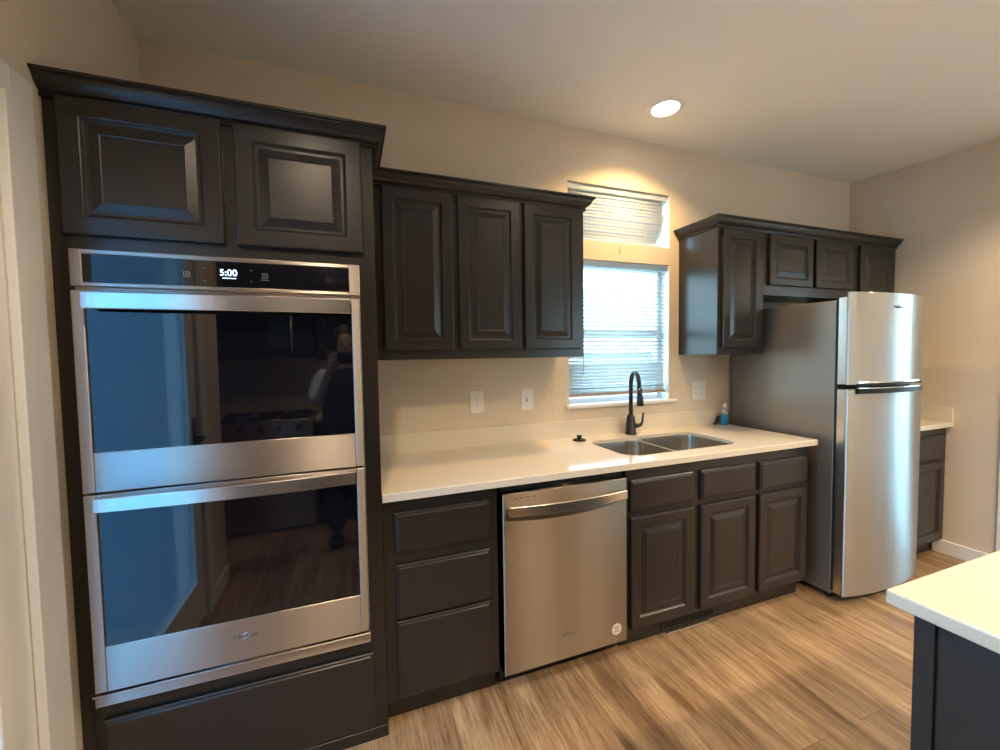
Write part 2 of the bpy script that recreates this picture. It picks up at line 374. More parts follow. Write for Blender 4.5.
# windows
def window(nm, z0, z1, mull=False):
    mb = MB(); y0, y1 = .075, .125; w = .035
    mb.box(WX0, WX0+w, y0, y1, z0, z1, .003).box(WX1-w, WX1, y0, y1, z0, z1, .003).box(WX0+w, WX1-w, y0, y1, z0, z0+w, .003).box(WX0+w, WX1-w, y0, y1, z1-w, z1, .003)
    if mull: mb.box(WX0+w, WX1-w, y0+.005, y1-.005, (z0+z1)/2-.02, (z0+z1)/2+.02, .003)
    o = mb.build(nm, M['vinyl'], None, kind='structure'); tt = Thing(_o=o, _w=tuple(o.location))
    MB().box(WX0+w, WX1-w, .098, .102, z0+w, z1-w).build('pane', M['glass'], tt); return tt
t = MB(); wy0, wy1 = YF-.11, YF-.06  # unseen opposite window, added to bring daylight into the room
for p, q in ((3.50, 3.545), (3.83, 3.87), (4.155, 4.20)): t.box(p, q, wy0, wy1, 1.0, 2.15, .003)
t.box(3.545, 4.155, wy0, wy1, 1.0, 1.045).box(3.545, 4.155, wy0, wy1, 2.105, 2.15)
o3 = t.build('added_window', M['vinyl'], None, kind='structure'); tt = Thing(_o=o3, _w=tuple(o3.location))
for p, q in ((3.545, 3.83), (3.87, 4.155)): MB().box(p, q, YF-.087, YF-.083, 1.045, 2.105).build('pane', M['glass'], tt)
w1 = window('window_1', WZ0, WZ1, True); w2 = window('window_2', WZ2, WZ3)
b = MB().box(1.772, 2.612, -.022, 0, 1.085, 1.105, .004, 2); b.box(WX0, WX1, 0, .075, 1.1, 1.105); struct(b, 'trim_4', M['trim'])
b = MB().box(WX1-.005, WX1, .001, .074, WZ0+.006, WZ1-.001); b.box(WX1-.005, WX1, .001, .074, WZ2+.001, WZ3-.001); struct(b, 'reveal_glare_liner', M['vinyl'])  # white liner added to stand in for glare on the right reveal
# baseboards
struct(MB().box(XR-.014, XR, -.86, -.56, 0, .095, .004), 'baseboard_right', M['trim'])
struct(MB().box(XL, XL+.014, -2.25, DY0-.085, 0, .095, .004), 'baseboard_left', M['trim'])

# outside
gr = mat('pale_concrete', (.42, .42, .40), .9); r_ = ramp(gr, noise(gr, 3), [(.3, (.52, .52, .50)), (.7, (.60, .60, .57))]); L(gr, r_.outputs[0], P(gr).inputs['Base Color'])
b = MB(); b.box(-12, 18, .155, 20, -.3, -.12); b.box(-12, -2.32, -12, .155, -.3, -.12); b.box(XR+.16, 18, -12, .155, -.3, -.12); b.box(-2.32, XL-.16, -2.1, .155, -.3, -.12); b.box(-2.32, XR+.16, -12, YF-.16, -.3, -.12); struct(b, 'ground', gr)
sid = mat('neighbour_siding', (.36, .34, .30), .8)
g = N(sid, 'ShaderNodeNewGeometry'); wv = N(sid, 'ShaderNodeTexWave', wave_type='BANDS', bands_direction='Z', wave_profile='SAW'); wv.inputs['Scale'].default_value = 1.6
L(sid, g.outputs['Position'], wv.inputs[0]); r_ = ramp(sid, wv, [(0, (.22, .20, .18)), (.12, (.36, .34, .30)), (1, (.38, .36, .32))]); L(sid, r_.outputs[0], P(sid).inputs['Base Color'])
shing = mat('grey_shingles', (.3, .3, .3), .9)
g = N(shing, 'ShaderNodeNewGeometry'); br = N(shing, 'ShaderNodeTexBrick'); br.inputs['Scale'].default_value = 4; L(shing, g.outputs['Position'], br.inputs[0])
br.inputs['Color1'].default_value = (.30, .32, .33, 1); br.inputs['Color2'].default_value = (.62, .64, .64, 1); br.inputs['Mortar'].default_value = (.2, .2, .2, 1); L(shing, br.outputs[0], P(shing).inputs['Base Color'])
nh = thing('neighbour_house', 'pale sided house with grey shingled roof seen through the kitchen window blinds', 'house', (6.5, 6, -.12))
MB().box(2.0, 7.3, 4.6, 9, -.12, 1.46).build('wall', sid, nh)
b = MB(); b.loft([[(x, 4.3, 1.60), (x, 6.8, 3.05), (x, 9.3, 1.60), (x, 9.3, 1.50), (x, 6.8, 2.9), (x, 4.3, 1.50)] for x in (1.8, 7.6)]); b.build('roof', shing, nh)
MB().box(1.8, 7.6, 4.24, 4.30, 1.47, 1.63, .01).build('gutter', M['vinyl'], nh)
MB().box(1.8, 7.6, 4.3, 4.6, 1.45, 1.47).build('soffit', M['vinyl'], nh)

# ================================================================ TALL OVEN CABINET
XT = .6624; FT = -.625
tc = thing('tall_oven_cabinet', 'tall charcoal cabinet at left housing the double wall oven', 'cabinet', (.23, -.31, 0))
b = MB(); E_ = .0005
b.box(XL+E_, XL+.02, -.60, -.003, 0, 2.15).box(XT-.02, XT, -.60, -.003, 0, 2.15).box(XL+.02, XT-.02, -.60, -.003, 2.13, 2.15).box(XL+.02, XT-.02, -.60, -.003, 1.735, 1.755).box(XL+.02, XT-.02, -.60, -.003, .36, .385).box(XL+.02, XT-.02, -.012, -.003, 0, 2.13)
b.build('carcass', M['cab'], tc)
b = MB(); b.box(XL+E_, -.148, FT, -.60, 0, 2.15, .001).box(.597, XT, FT, -.60, 0, 2.15, .001).box(-.148, .597, FT, -.60, 1.715, 2.15, .001).box(-.148, .597, FT, -.60, 0, .408, .001)
b.build('face_frame', M['cab'], tc)
MB().box(XL+E_, XT, FT-.008, FT, 0, .045, .002).build('base_strip', M['cab'], tc)
panel_door(-.178, .213, 1.770, 2.150, FT).build('door', M['cab'], tc)
panel_door(.245, .625, 1.770, 2.150, FT).build('door', M['cab'], tc)
slab_front(-.157, .617, .052, .335, FT).build('bottom_panel', M['cab'], tc)
crown(MB(), [(XL+E_, FT), (XT, FT), (XT, -.354)], 2.143).build('crown_molding', M['cab'], tc)

# ---- double wall oven
ov = thing('double_wall_oven', 'stainless double wall oven with black glass doors built into the tall cabinet', 'oven', (.225, -.33, .4))
MB().box(-.145, .594, -.625, -.05, .41, 1.712).build('oven_body', M['dark'], ov)
b = MB(); b.box(-.158, .608, -.640, -.626, .398, 1.726, .001)
b.build('trim_frame', M['steel'], ov)
b = MB(); y0, y1 = -.662, -.640
b.box(-.158, -.131, y0, y1, 1.622, 1.726, .002).box(.573, .608, y0, y1, 1.622, 1.726, .002).box(-.131, .573, y0, y1, 1.713, 1.726, .002).box(-.131, .573, y0, y1, 1.622, 1.634, .002)
cp = sub(b.build('control_panel', M['steel'], ov), ov)
MB().box(-.131, .573, -.659, -.641, 1.634, 1.713).build('touch_glass', M['panelglass'], cp)
text_part('clock_display', '5:00', .222, -.6592, 1.678, .028, M['display'], cp, ext=.0003)
b = MB()
for x, z in ((.159, 1.692), (.159, 1.652), (.284, 1.690), (.284, 1.656)): MB().loft([[(x-.004, -.6592, z), (x, -.6592, z-.003), (x+.004, -.6592, z), (x, -.6592, z-.0015)], [(x-.004, -.6598, z), (x, -.6598, z-.003), (x+.004, -.6598, z), (x, -.6598, z-.0015)]]).build('panel_symbol', M['icon'], cp)
for x, z in ((.113, 1.669), (.322, 1.674)):
    for (a0, a1, c0, c1) in ((-.008, .008, .006, .0075), (-.008, .008, -.0075, -.006), (-.008, -.0065, -.006, .006), (.0065, .008, -.006, .006), (-.003, .003, -.001, .001)): b.box(x+a0, x+a1, -.6598, -.6592, z+c0, z+c1)
    b.build('panel_symbol', M['icon'], cp); b = MB()
MB().box(.31, .334, -.6598, -.6592, 1.660, 1.6615).build('panel_symbol', M['icon'], cp)
MB().box(.206, .242, -.6598, -.6592, 1.661, 1.6625).build('clock_underline', M['display'], cp)
def arc_bar(mb, x0, x1, y, z0, z1, bow, th=.013, n=20, zb=0):
    rings = []
    for i in range(n+1):
        t_ = i/n; x = x0+(x1-x0)*t_; q = 1-(2*t_-1)**2; yy = y-bow*q; e = .002
        rings.append([(x, yy+th, z0), (x, yy+e, z0), (x, yy, z0+e), (x, yy, z1-e), (x, yy+e, z1), (x, yy+th, z1)])
    mb.loft(rings, smooth=False); return mb
def oven_door(z0, z1, g0, g1, h0, h1, logo):
    b = MB(); ya, yb = -.682, -.642; X0, X1, G0, G1 = -.150, .603, -.121, .578
    b.box(X0, G0, ya, yb, z0, z1, .003, 2).box(G1, X1, ya, yb, z0, z1, .003, 2).box(G0, G1, ya, yb, z0, g0, .0015).box(G0, G1, ya, yb, g1, z1, .0015)
    d = sub(b.build('oven_door', M['steel'], ov), ov)
    MB().box(G0, G1, -.6805, yb+.002, g0, g1).build('door_window', M['ovenglass'], d)
    hb = MB(); arc_bar(hb, -.107, .575, -.727, h0, h1, .016)
    hb.box(-.107, -.085, -.716, -.682, h0+.004, h1-.004, .002).box(.553, .575, -.716, -.682, h0+.004, h1-.004, .002)
    hb.build('handle', M['handle'], d)
    if logo: wordmark(.227, -.6822, .528, .075, d)
oven_door(1.036, 1.608, 1.151, 1.592, 1.553, 1.598, False)
oven_door(.450, 1.030, .584, 1.018, .990, 1.030, True)
b = MB(); b.box(-.158, .608, -.668, -.640, .398, .428, .002); b.box(-.158, .608, -.680, -.640, .434, .441, .001)
vt = sub(b.build('vent_trim', M['steel'], ov), ov)
b = MB()
for k in range(40): b.box(.02+k*.0105, .025+k*.0105, -.672, -.650, .4275, .4345)
b.build('vent_louvre', M['steel'], vt)

# ================================================================ LEFT UPPER CABINET
UZ0, UZ1, UF = 1.397, 2.15, -.305
def upper(name_lab, x0, x1, z0, doors, dz0, dz1, left=True, right=True, cr=None):
    t = thing('upper_cabinet', name_lab, 'cabinet', ((x0+x1)/2, -.15, z0))
    b = MB(); y0 = UF+.019
    b.box(x0, x0+.016, y0, -.003, z0, UZ1, .0008).box(x1-.016, x1, y0, -.003, z0, UZ1, .0008).box(x0+.016, x1-.016, y0, -.003, z0+.012, z0+.028).box(x0+.016, x1-.016, y0, -.003, UZ1-.016, UZ1).box(x0+.016, x1-.016, -.010, -.003, z0+.028, UZ1-.016)
    b.build('carcass', M['cab'], t)
    b = MB(); prev = x0
    b.box(x0, x1, UF, y0, z0, dz0+.012, .001).box(x0, x1, UF, y0, dz1-.012, UZ1, .001)
    xs = [x0]+[v for d in doors for v in (d[0]+.012, d[1]-.012)]+[x1]
    for a, c_ in zip(xs[::2], xs[1::2]): b.box(a, c_, UF, y0, dz0+.012, dz1-.012)
    b.build('face_frame', M['cab'], t)
    for a, c_ in doors: panel_door(a, c_, dz0, dz1, UF, .052 if dz1-dz0 > .5 else .048).build('door', M['cab'], t)
    if cr: crown(MB(), cr, 2.143).build('crown_molding', M['cab'], t)
    return t
upper('charcoal three-door wall cabinet left of the window', XT+.0015, 1.715, UZ0, [(.712, 1.022), (1.048, 1.356), (1.376, 1.683)], 1.438, 2.143, cr=[(XT+.0015, UF), (1.715, UF), (1.715, -.003)])
upper('charcoal single-door wall cabinet just right of the window, window light on its side', 2.632, 3.014, UZ0, [(2.662, 2.976)], 1.436, 2.143)
upper('short two-door charcoal wall cabinet above the refrigerator', 3.015, 3.905, 1.765, [(3.050, 3.447), (3.482, 3.864)], 1.828, 2.143)
upper('charcoal wall cabinet in the far right corner, partly hidden behind the refrigerator top', 3.906, XR-.002, UZ0, [(3.942, 4.33)], 1.436, 2.143)
tag(crown(MB(), [(2.632, -.003), (2.632, UF), (XR-.002, UF)], 2.150).build('crown_molding', M['cab']), 'charcoal crown molding along the top of the wall cabinets right of the window', 'molding')

# ================================================================ BASE CABINETS
BF = -.61; BZ = .884
def base(label, x0, x1, opens, toe_y=-.555):
    t = thing('base_cabinet', label, 'cabinet', ((x0+x1)/2, -.3, 0)); b = MB(); y0 = BF+.019
    b.box(x0, x0+.016, y0, -.003, .10, BZ-.003).box(x1-.016, x1, y0, -.003, .10, BZ-.003).box(x0+.016, x1-.016, y0, -.003, .10, .118).box(x0+.016, x1-.016, -.01, -.003, .118, BZ-.003)
    b.build('carcass', M['cab'], t)
    b = MB(); xs = sorted({o[1] for o in opens} | {o[2] for o in opens}); cols = sorted({(o[1], o[2]) for o in opens}); px = x0
    for a, c_ in cols:
        b.box(px, a+.012, BF, y0, .10, BZ-.002); zz = .10
        for o in sorted([o for o in opens if (o[1], o[2]) == (a, c_)], key=lambda o: o[3]):
            b.box(a+.012, c_-.012, BF, y0, zz, o[3]+.012); zz = o[4]-.012
        b.box(a+.012, c_-.012, BF, y0, zz, BZ-.002); px = c_-.012
    b.box(px, x1, BF, y0, .10, BZ-.002); b.build('face_frame', M['cab'], t)
    for k, a, c_, z0, z1 in opens:
        (panel_door(a, c_, z0, z1, BF, .052) if k == 'door' else slab_front(a, c_, z0, z1, BF)).build(k, M['cab'], t)
    tb = MB().box(x0, x1, toe_y, toe_y+.016, 0, .10).build('toe_kick', M['cab'], t)
    return t, tb
base('charcoal base cabinet with three drawers between tall oven cabinet and dishwasher', XT+.002, 1.112,
     [('drawer', .704, 1.077, .675, .832), ('drawer', .704, 1.077, .425, .633), ('drawer', .704, 1.077, .118, .417)])
st_, tb = base('charcoal sink base cabinet with two doors, right of the dishwasher', 1.742, 2.571,
     [('drawer', 1.762, 2.132, .680, .826), ('drawer', 2.182, 2.553, .680, .826), ('door', 1.762, 2.132, .122, .652), ('door', 2.182, 2.553, .122, .652)])
t, _ = base('narrow charcoal base cabinet with one drawer over a door, beside refrigerator', 2.572, 2.985,
     [('drawer', 2.586, 2.952, .674, .824), ('door', 2.586, 2.952, .122, .652)])
base('charcoal base cabinet in the right corner beyond the refrigerator', 3.80, XR-.002,
     [('drawer', 3.84, 4.325, .680, .832), ('door', 3.84, 4.325, .122, .655)])
# toe-kick vent register
b = MB(); vx0, vx1, vy = 2.0, 2.345, -.5556
b.box(vx0, vx1, vy-.005, vy, .012, .022).box(vx0, vx1, vy-.005, vy, .088, .097).box(vx0, vx0+.012, vy-.005, vy, .022, .088).box(vx1-.012, vx1, vy-.005, vy, .022, .088)
for k in range(17): b.box(vx0+.017+k*.0188, vx0+.0245+k*.0188, vy-.0055, vy-.001, .022, .088)
tag(MB().box(2.02, 2.30, -.572, -.5605, .0002, .004, .001).build('metal_strip', M['handle']), 'thin light metal strip on the floor in front of the toe kick vent', 'strip')
vr = tag(b.build('vent_register', M['cab']), 'black slotted floor heating vent in the toe kick below the sink cabinet', 'vent')

MB().box(vx0+.010, vx1-.010, vy-.0012, vy-.0002, .02, .09).build('vent_opening', M['dark'], Thing(_o=vr, _w=tuple(vr.location)))

# ---- countertop with sink cut-out
def rrect(x0, x1, y0, y1, r, z, n=8, off=0):
    x0 += off; x1 -= off; y0 += off; y1 -= off; r = max(r-off, .005); P_ = []
    for cx, cy, a0 in ((x1-r, y1-r, 0), (x0+r, y1-r, 90), (x0+r, y0+r, 180), (x1-r, y0+r, 270)):
        for k in range(n+1):
            a = math.radians(a0+90*k/n); P_.append((cx+r*math.cos(a), cy+r*math.sin(a), z))
    return P_
BOWL_L = (1.819, 2.146, -.540, -.170); BOWL_R = (2.164, 2.555, -.530, -.155)
def cutout(z):
    # outline around both bowls, front and back edges step slightly at the divider
    P_ = []; r = .085; n = 8
    def arc(cx, cy, a0, a1, rr=r):
        for k in range(n+1):
            a = math.radians(a0+(a1-a0)*k/n); P_.append((cx+rr*math.cos(a), cy+rr*math.sin(a), z))
    arc(2.560-r, -.150-r, 0, 90); P_.append((2.20, -.150, z)); P_.append((2.155, -.172, z)); P_.append((2.11, -.165, z))
    arc(1.815+r, -.165-r, 90, 180); arc(1.815+r, -.545+r, 180, 270); P_.append((2.155, -.540, z))
    arc(2.560-r, -.535+r, 270, 360); return P_
def slab_with_hole(x0, x1, y0, y1, z0, z1, holes, bev=.003):
    mb = MB(); bm = mb.bm
    def layer(z, inset):
        es = []
        for loop in [[(x0, y0+inset, z), (x1, y0+inset, z), (x1, y1, z), (x0, y1, z)]]+[h(z) for h in holes]:
            vs = [bm.verts.new(p) for p in loop]
            es.append((vs, [bm.edges.new((vs[i], vs[(i+1) % len(vs)])) for i in range(len(vs))]))
        return es
    A = layer(z1, bev); B = layer(z0, 0)
    for lay in (A, B): bmesh.ops.triangle_fill(bm, edges=[e for l in lay for e in l[1]], use_beauty=True)
    for i, ((va, _), (vb, _)) in enumerate(zip(A, B)):
        if i == 0:
            mid = [bm.verts.new((v.co.x, v.co.y, z1-bev)) for v in vb]; n = len(va)
            for k in range(n):
                j = (k+1) % n; bm.faces.new((va[k], va[j], mid[j], mid[k])); bm.faces.new((mid[k], mid[j], vb[j], vb[k]))
        else:
            n = len(va)
            for k in range(n): j = (k+1) % n; bm.faces.new((va[k], va[j], vb[j], vb[k]))
    return mb
CT = .914
tag(slab_with_hole(XT+.001, 3.007, -.645, -.0205, BZ, CT, [cutout]).build('countertop', M['quartz']), 'long white quartz countertop with a sink cut-out, left of the refrigerator', 'countertop')
tag(MB().box(XT+.001, 3.007, -.020, -.001, CT-.03, 1.016, .0015).build('backsplash', M['quartz']), 'low white backsplash strip behind the long sink countertop', 'backsplash')
tag(MB().box(3.79, XR-.021, -.645, -.021, BZ, CT, .002).build('countertop', M['quartz']), 'short white countertop in the right corner beyond the refrigerator', 'countertop')
b = MB(); b.box(3.79, XR-.0215, -.020, -.001, BZ, 1.016, .0015).box(XR-.020, XR-.001, -.645, -.001, BZ, 1.016, .0015)
tag(b.build('backsplash', M['quartz']), 'white backsplash wrapping the right wall corner over the short countertop', 'backsplash')

# ---- sink
sk = thing('kitchen_sink', 'stainless double-bowl undermount sink set in the white countertop', 'sink', (2.18, -.35, .68))
def bowl(bx, zb):
    x0, x1, y0, y1 = bx; mb = MB(); R_ = []
    for off, z, r in ((0, .8965, .08), (.002, .87, .08), (.010, zb+.04, .075), (.020, zb+.015, .075), (.045, zb, .08), (.11, zb-.002, .06)):
        R_.append(rrect(x0, x1, y0, y1, r+off*.5, z, 8, off))
    mb.loft(R_, (False, True), True)
    # outer skin
    R2 = [[(p[0], p[1], p[2]-.003) for p in r] for r in R_]
    return mb
for bx, zb in ((BOWL_L, .70), (BOWL_R, .69)):
    bo = sub(bowl(bx, zb).build('bowl', M['sink'], sk), sk)
    cx, cy = (bx[0]+bx[1])/2, (bx[2]+bx[3])/2+.02
    MB().lathe(cx, cy, [(.045, zb-.0015), (.045, zb+.002), (.036, zb+.003), (.034, zb-.0005), (.01, zb-.001)]).build('drain', M['chrome'], bo)
b = MB()
for zz in (.8925, .8965):
    es = []
    for loop in (cutout(zz), rrect(*BOWL_L, .08, zz, 8, .0), rrect(*BOWL_R, .08, zz, 8, .0)):
        c0 = Vector((2.19, -.35, zz)); first = loop is not None and len(es) == 0
        vs = [b.bm.verts.new((c0+(Vector(p)-c0)*.9985) if first else p) for p in loop]
        es += [b.bm.edges.new((vs[i], vs[(i+1) % len(vs)])) for i in range(len(vs))]
    bmesh.ops.triangle_fill(b.bm, edges=es, use_beauty=True)
b.build('rim', M['sink'], sk)

# ---- faucet
fx, fy = 2.188, -.078
fc = thing('kitchen_faucet', 'matte black gooseneck kitchen faucet behind the sink', 'faucet', (fx, fy, CT))
MB().lathe(fx, fy, [(.036, CT), (.036, CT+.006), (.032, CT+.012), (.025, CT+.105), (.017, CT+.118), (.0145, CT+.125)]).build('base', M['matteblack'], fc)
pts = [(fx, fy, CT+.11), (fx, fy, 1.20)]
dx, dy = -.030, -.115
for k in range(1, 17):
    a = PI*k/16*1.0; q = (1-math.cos(a))/2; pts.append((fx+dx*q, fy+dy*q, 1.212+.085*math.sin(a)))
pts.append((fx+dx*1.03, fy+dy*1.03, 1.18))
MB().tube(pts, .0125, 14).build('spout', M['matteblack'], fc)
MB().tube([(fx+dx*1.03, fy+dy*1.03, 1.205), (fx+dx*1.05, fy+dy*1.05, 1.17), (fx+dx*1.09, fy+dy*1.1, 1.13), (fx+dx*1.09, fy+dy*1.1, 1.105)], [.0145, .0165, .0205, .0195], 16).build('spray_head', M['matteblack'], fc)
MB().tube([(fx, fy, .963), (fx+.05, fy-.004, .963), (fx+.068, fy-.006, .966), (fx+.080, fy-.008, .985), (fx+.085, fy-.012, 1.045)], [.015, .014, .011, .0075, .006], 12).build('lever', M['matteblack'], fc)

tag(MB().lathe(1.80, -.115, [(.037, CT), (.038, CT+.006), (.030, CT+.010), (.013, CT+.012), (.012, CT+.022), (.018, CT+.026), (.018, CT+.030), (.004, CT+.032)]).build('sink_stopper', M['blackplastic']), 'black sink stopper lying on the countertop left of the sink', 'stopper')

# soap bottle and brush
bt = thing('soap_bottle', 'small clear bottle of blue dish soap with white cap against the refrigerator side', 'bottle', (2.968, -.075, CT))
bm_ = mat('blue_soap_plastic', (.03, .32, .62), .2); P(bm_).inputs['Transmission Weight'].default_value = .35
wm_ = mat('clear_bottle_plastic', (.62, .68, .68), .15); wm_.node_tree.nodes['Principled BSDF'].inputs['Transmission Weight'].default_value = .4
bxx, byy = 2.968, -.075
def oval(mb, prof, kx, ky, n=20):
    mb.loft([[(bxx+r*kx*math.cos(2*PI*i/n), byy+r*ky*math.sin(2*PI*i/n), z) for i in range(n)] for r, z in prof], smooth=True); return mb
oval(MB(), [(.026, CT), (.029, CT+.004), (.029, CT+.06), (.027, CT+.075)], 1, .7).build('bottle_body', bm_, bt)
oval(MB(), [(.0275, CT+.0752), (.022, CT+.10), (.012, CT+.112), (.011, CT+.118)], 1, .7).build('bottle_shoulder', wm_, bt)
MB().lathe(bxx, byy, [(.013, CT+.118), (.013, CT+.134), (.008, CT+.137), (.006, CT+.150)]).build('cap', M['plate'], bt)
tag(None or MB().tube([(2.885, -.065, CT+.009), (2.91, -.058, CT+.018), (2.935, -.050, CT+.036), (2.948, -.045, CT+.055)], [.007, .010, .013, .012], 10).build('scrub_brush', M['blackplastic']), 'small black scrub brush leaning on the backsplash beside the soap bottle', 'brush')

# ---- outlets and switch
def plate(nm, label, cat, xc, zc, w, h):
    t = thing(nm, label, cat, (xc, 0, zc)); MB().box(xc-w/2, xc+w/2, -.006, -.0005, zc-h/2, zc+h/2, .002, 2).build('cover_plate', M['plate'], t); return t
def duplex(t, xc, zc):
    for dz in (.020, -.020):
        r = MB(); n = 20; rr = []
        for y, k in ((-.006, 1), (-.0078, 1), (-.0082, .95)):
            rr.append([(xc+max(-.0165, min(.0165, .018*math.cos(2*PI*i/n)))*k, y, zc+dz+max(-.0135, min(.0135, .0175*math.sin(2*PI*i/n)))*k) for i in range(n)])
        r.loft(rr); so = sub(r.build('socket', M['plate'], t), t)
        q = MB(); q.box(xc-.0075, xc-.0055, -.0086, -.0081, zc+dz-.001, zc+dz+.008).box(xc+.0055, xc+.0075, -.0086, -.0081, zc+dz, zc+dz+.007); q.tube([(xc, -.0086, zc+dz-.0075), (xc, -.0081, zc+dz-.0075)], .0025, 8); q.build('socket_slots', M['dark'], so)
t = plate('wall_outlet', 'white wall outlet above the countertop left of the light switch', 'outlet', 1.220, 1.156, .078, .122); duplex(t, 1.22, 1.156)
t = plate('light_switch', 'white toggle light switch on the wall left of the window', 'light switch', 1.522, 1.155, .076, .122)
MB().box(1.517, 1.527, -.0065, -.006, 1.143, 1.167).build('toggle_slot', M['icon'], t)
MB().tube([(1.522, -.006, 1.155), (1.522, -.016, 1.163)], [.0045, .0035], 8).build('toggle', M['plate'], t)
t = plate('wall_outlet', 'wide white outlet plate right of the window beside the refrigerator', 'outlet', 2.808, 1.151, .122, .122); duplex(t, 2.785, 1.151); duplex(t, 2.831, 1.151)

# ================================================================ DISHWASHER
dw = thing('dishwasher', 'stainless dishwasher with a bowed bar handle under the countertop', 'dishwasher', (1.43, -.3, 0))
DX0, DX1 = 1.129, 1.731
MB().box(DX0+.01, DX1-.01, -.585, -.02, .06, .872, .003).build('tub_body', M['dark'], dw)
b = MB(); b.loft([[(DX0, -.588, .088), (DX1, -.588, .088), (DX1, -.588, .847), (DX0, -.588, .847)], [(DX0, -.632, .088), (DX1, -.632, .088), (DX1, -.632, .847), (DX0, -.632, .847)], [(DX0+.003, -.6355, .091), (DX1-.003, -.6355, .091), (DX1-.003, -.6355, .844), (DX0+.003, -.6355, .844)]])
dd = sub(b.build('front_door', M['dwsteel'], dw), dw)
hb = MB(); arc_bar(hb, 1.150, 1.712, -.664, .762, .802, .026, .014); hb.box(1.150, 1.172, -.652, -.636, .766, .798, .002).box(1.690, 1.712, -.652, -.636, .766, .798, .002); hb.build('handle', M['handle'], dd)
wordmark(1.424, -.6357, .197, .068, dd)
b = MB(); b.tube([(1.674, -.6356, .156), (1.674, -.6362, .156)], .026, 28)
sk_ = sub(b.build('round_sticker', mat('pale_sticker', (.75, .66, .58), .5), dd), dd)
b = MB()
for dz, w in ((.011, .014), (.004, .010), (-.004, .009), (-.011, .015)): b.box(1.674-w, 1.674+w, -.6366, -.6362, .156+dz-.0012, .156+dz+.0012)
b.build('sticker_print', mat('sticker_ink', (.35, .12, .1), .5), sk_)
b = MB()
for k in range(4): b.box(1.175+k*.028, 1.192+k*.028, -.6358, -.6354, .824, .828)
b.build('indicator_marks', M['text'], dd)
MB().box(DX0+.002, DX1-.002, -.60, -.586, .85, .880).build('top_gasket', M['dark'], dw)
MB().box(DX0+.002, DX1-.002, -.548, -.535, 0, .085).build('kick_plate', M['dark'], dw)

# ================================================================ REFRIGERATOR
fr = thing('refrigerator', 'stainless top-freezer refrigerator between the sink counter and right corner', 'refrigerator', (3.415, -.36, 0))
FX0, FX1 = 3.079, 3.757
MB().box(FX0, FX1, -.680, -.03, .035, 1.685, .004, 2).build('body', M['fridge_side'], fr)
def door_plan(z, off=0):
    P_ = [(FX0-.004+off, -.694), (FX0-.004+off, -.742+off)]
    n = 18
    for k in range(n+1):
        t_ = k/n; q = 1-(2*t_-1)**2; P_.append((FX0-.002+off+(FX1-FX0+.004-2*off)*t_, -.747+off-.040*q**.9))
    P_ += [(FX1+.004-off, -.742+off), (FX1+.004-off, -.694)]
    return [(x, y, z) for x, y in P_]
def skin_plan(z, off=0):
    p_ = door_plan(z, off); p_[0] = (p_[0][0], -.7365, z); p_[-1] = (p_[-1][0], -.7365, z); return p_
def liner(z0, z1):
    return MB().box(FX0-.003, FX1+.003, -.7360, -.694, z0, z1, .002)
def fdoor(z0, z1):
    mb = MB(); mb.loft([skin_plan(z0, .003), skin_plan(z0+.003), skin_plan(z1-.003), skin_plan(z1, .003)]); 
    return mb
fz = sub(fdoor(1.222, 1.722).build('freezer_door', M['fridge'], fr), fr)
fd = sub(fdoor(.050, 1.200).build('refrigerator_door', M['fridge'], fr), fr)
liner(1.224, 1.697).build('door_side', M['handle'], fz); liner(.052, 1.198).build('door_side', M['handle'], fd)
MB().box(FX0+.004, FX1-.004, -.6935, -.6805, .06, 1.68).build('door_gasket', M['dark'], fr)
def bow_handle(z0, z1, th, mm, parent, nm, x0=3.125, x1=3.715, push=0.0):
    rings = []
    for i in range(25):
        t_ = i/24; x = x0+(x1-x0)*t_; u_ = (x-FX0)/(FX1-FX0); q = max(0, 1-(2*u_-1)**2); yd = -.747-.040*q**.9
        o = th*(.35+.65*min(1, 4*t_*(1-t_)*1.6)); rings.append([(x, yd+.002, z0), (x, yd-o, z0+.004), (x, yd-o, z1-.004), (x, yd+.002, z1)])
    MB().loft(rings).build(nm, mm, parent)
bow_handle(1.228, 1.246, .034, M['chrome'], fz, 'freezer_handle')
bow_handle(1.214, 1.228, .026, M['blackplastic'], fz, 'handle_recess')
bow_handle(1.172, 1.204, .034, mat('gloss_black_handle', (.008, .008, .009), .34, 0, Specular_IOR_Level=.2), fd, 'refrigerator_handle')
bow_handle(1.204, 1.207, .036, M['chrome'], fd, 'handle_edge')
wordmark(3.42, -.7885, 1.645, .085, fz)
b = MB()
for x in (FX0+.05, FX1-.05):
    for y in (-.64, -.08): MB().lathe(x, y, [(.018, 0), (.018, .036)], 14).build('foot', M['blackplastic'], fr)
MB().box(FX0+.01, FX1-.01, -.67, -.655, .012, .036).build('toe_grille', M['blackplastic'], fr)

# ================================================================ ISLAND
isl = thing('kitchen_island', 'dark island base cabinet at right foreground under a white top', 'island', (2.2, -2.2, 0))
IX0, IX1, IY0, IY1 = 1.592, 2.75, -2.75, -1.655
b = MB(); b.box(1.626, IX1-.03, IY0+.03, -1.694, .0, .8825)
b.build('body', M['cab'], isl)
for p, q in ((-1.722, -1.690), (IY0+.03, IY0+.06)): MB().box(1.618, 1.626, p, q, 0, .8825, .001).build('corner_stile', M['cab'], isl)
b = MB(); b.box(IX0, IX1, IY0, IY1, .884, CT, .004, 2)
tag(b.build('countertop', M['quartz']), 'white island countertop with a squared corner at the right edge of the room', 'countertop')

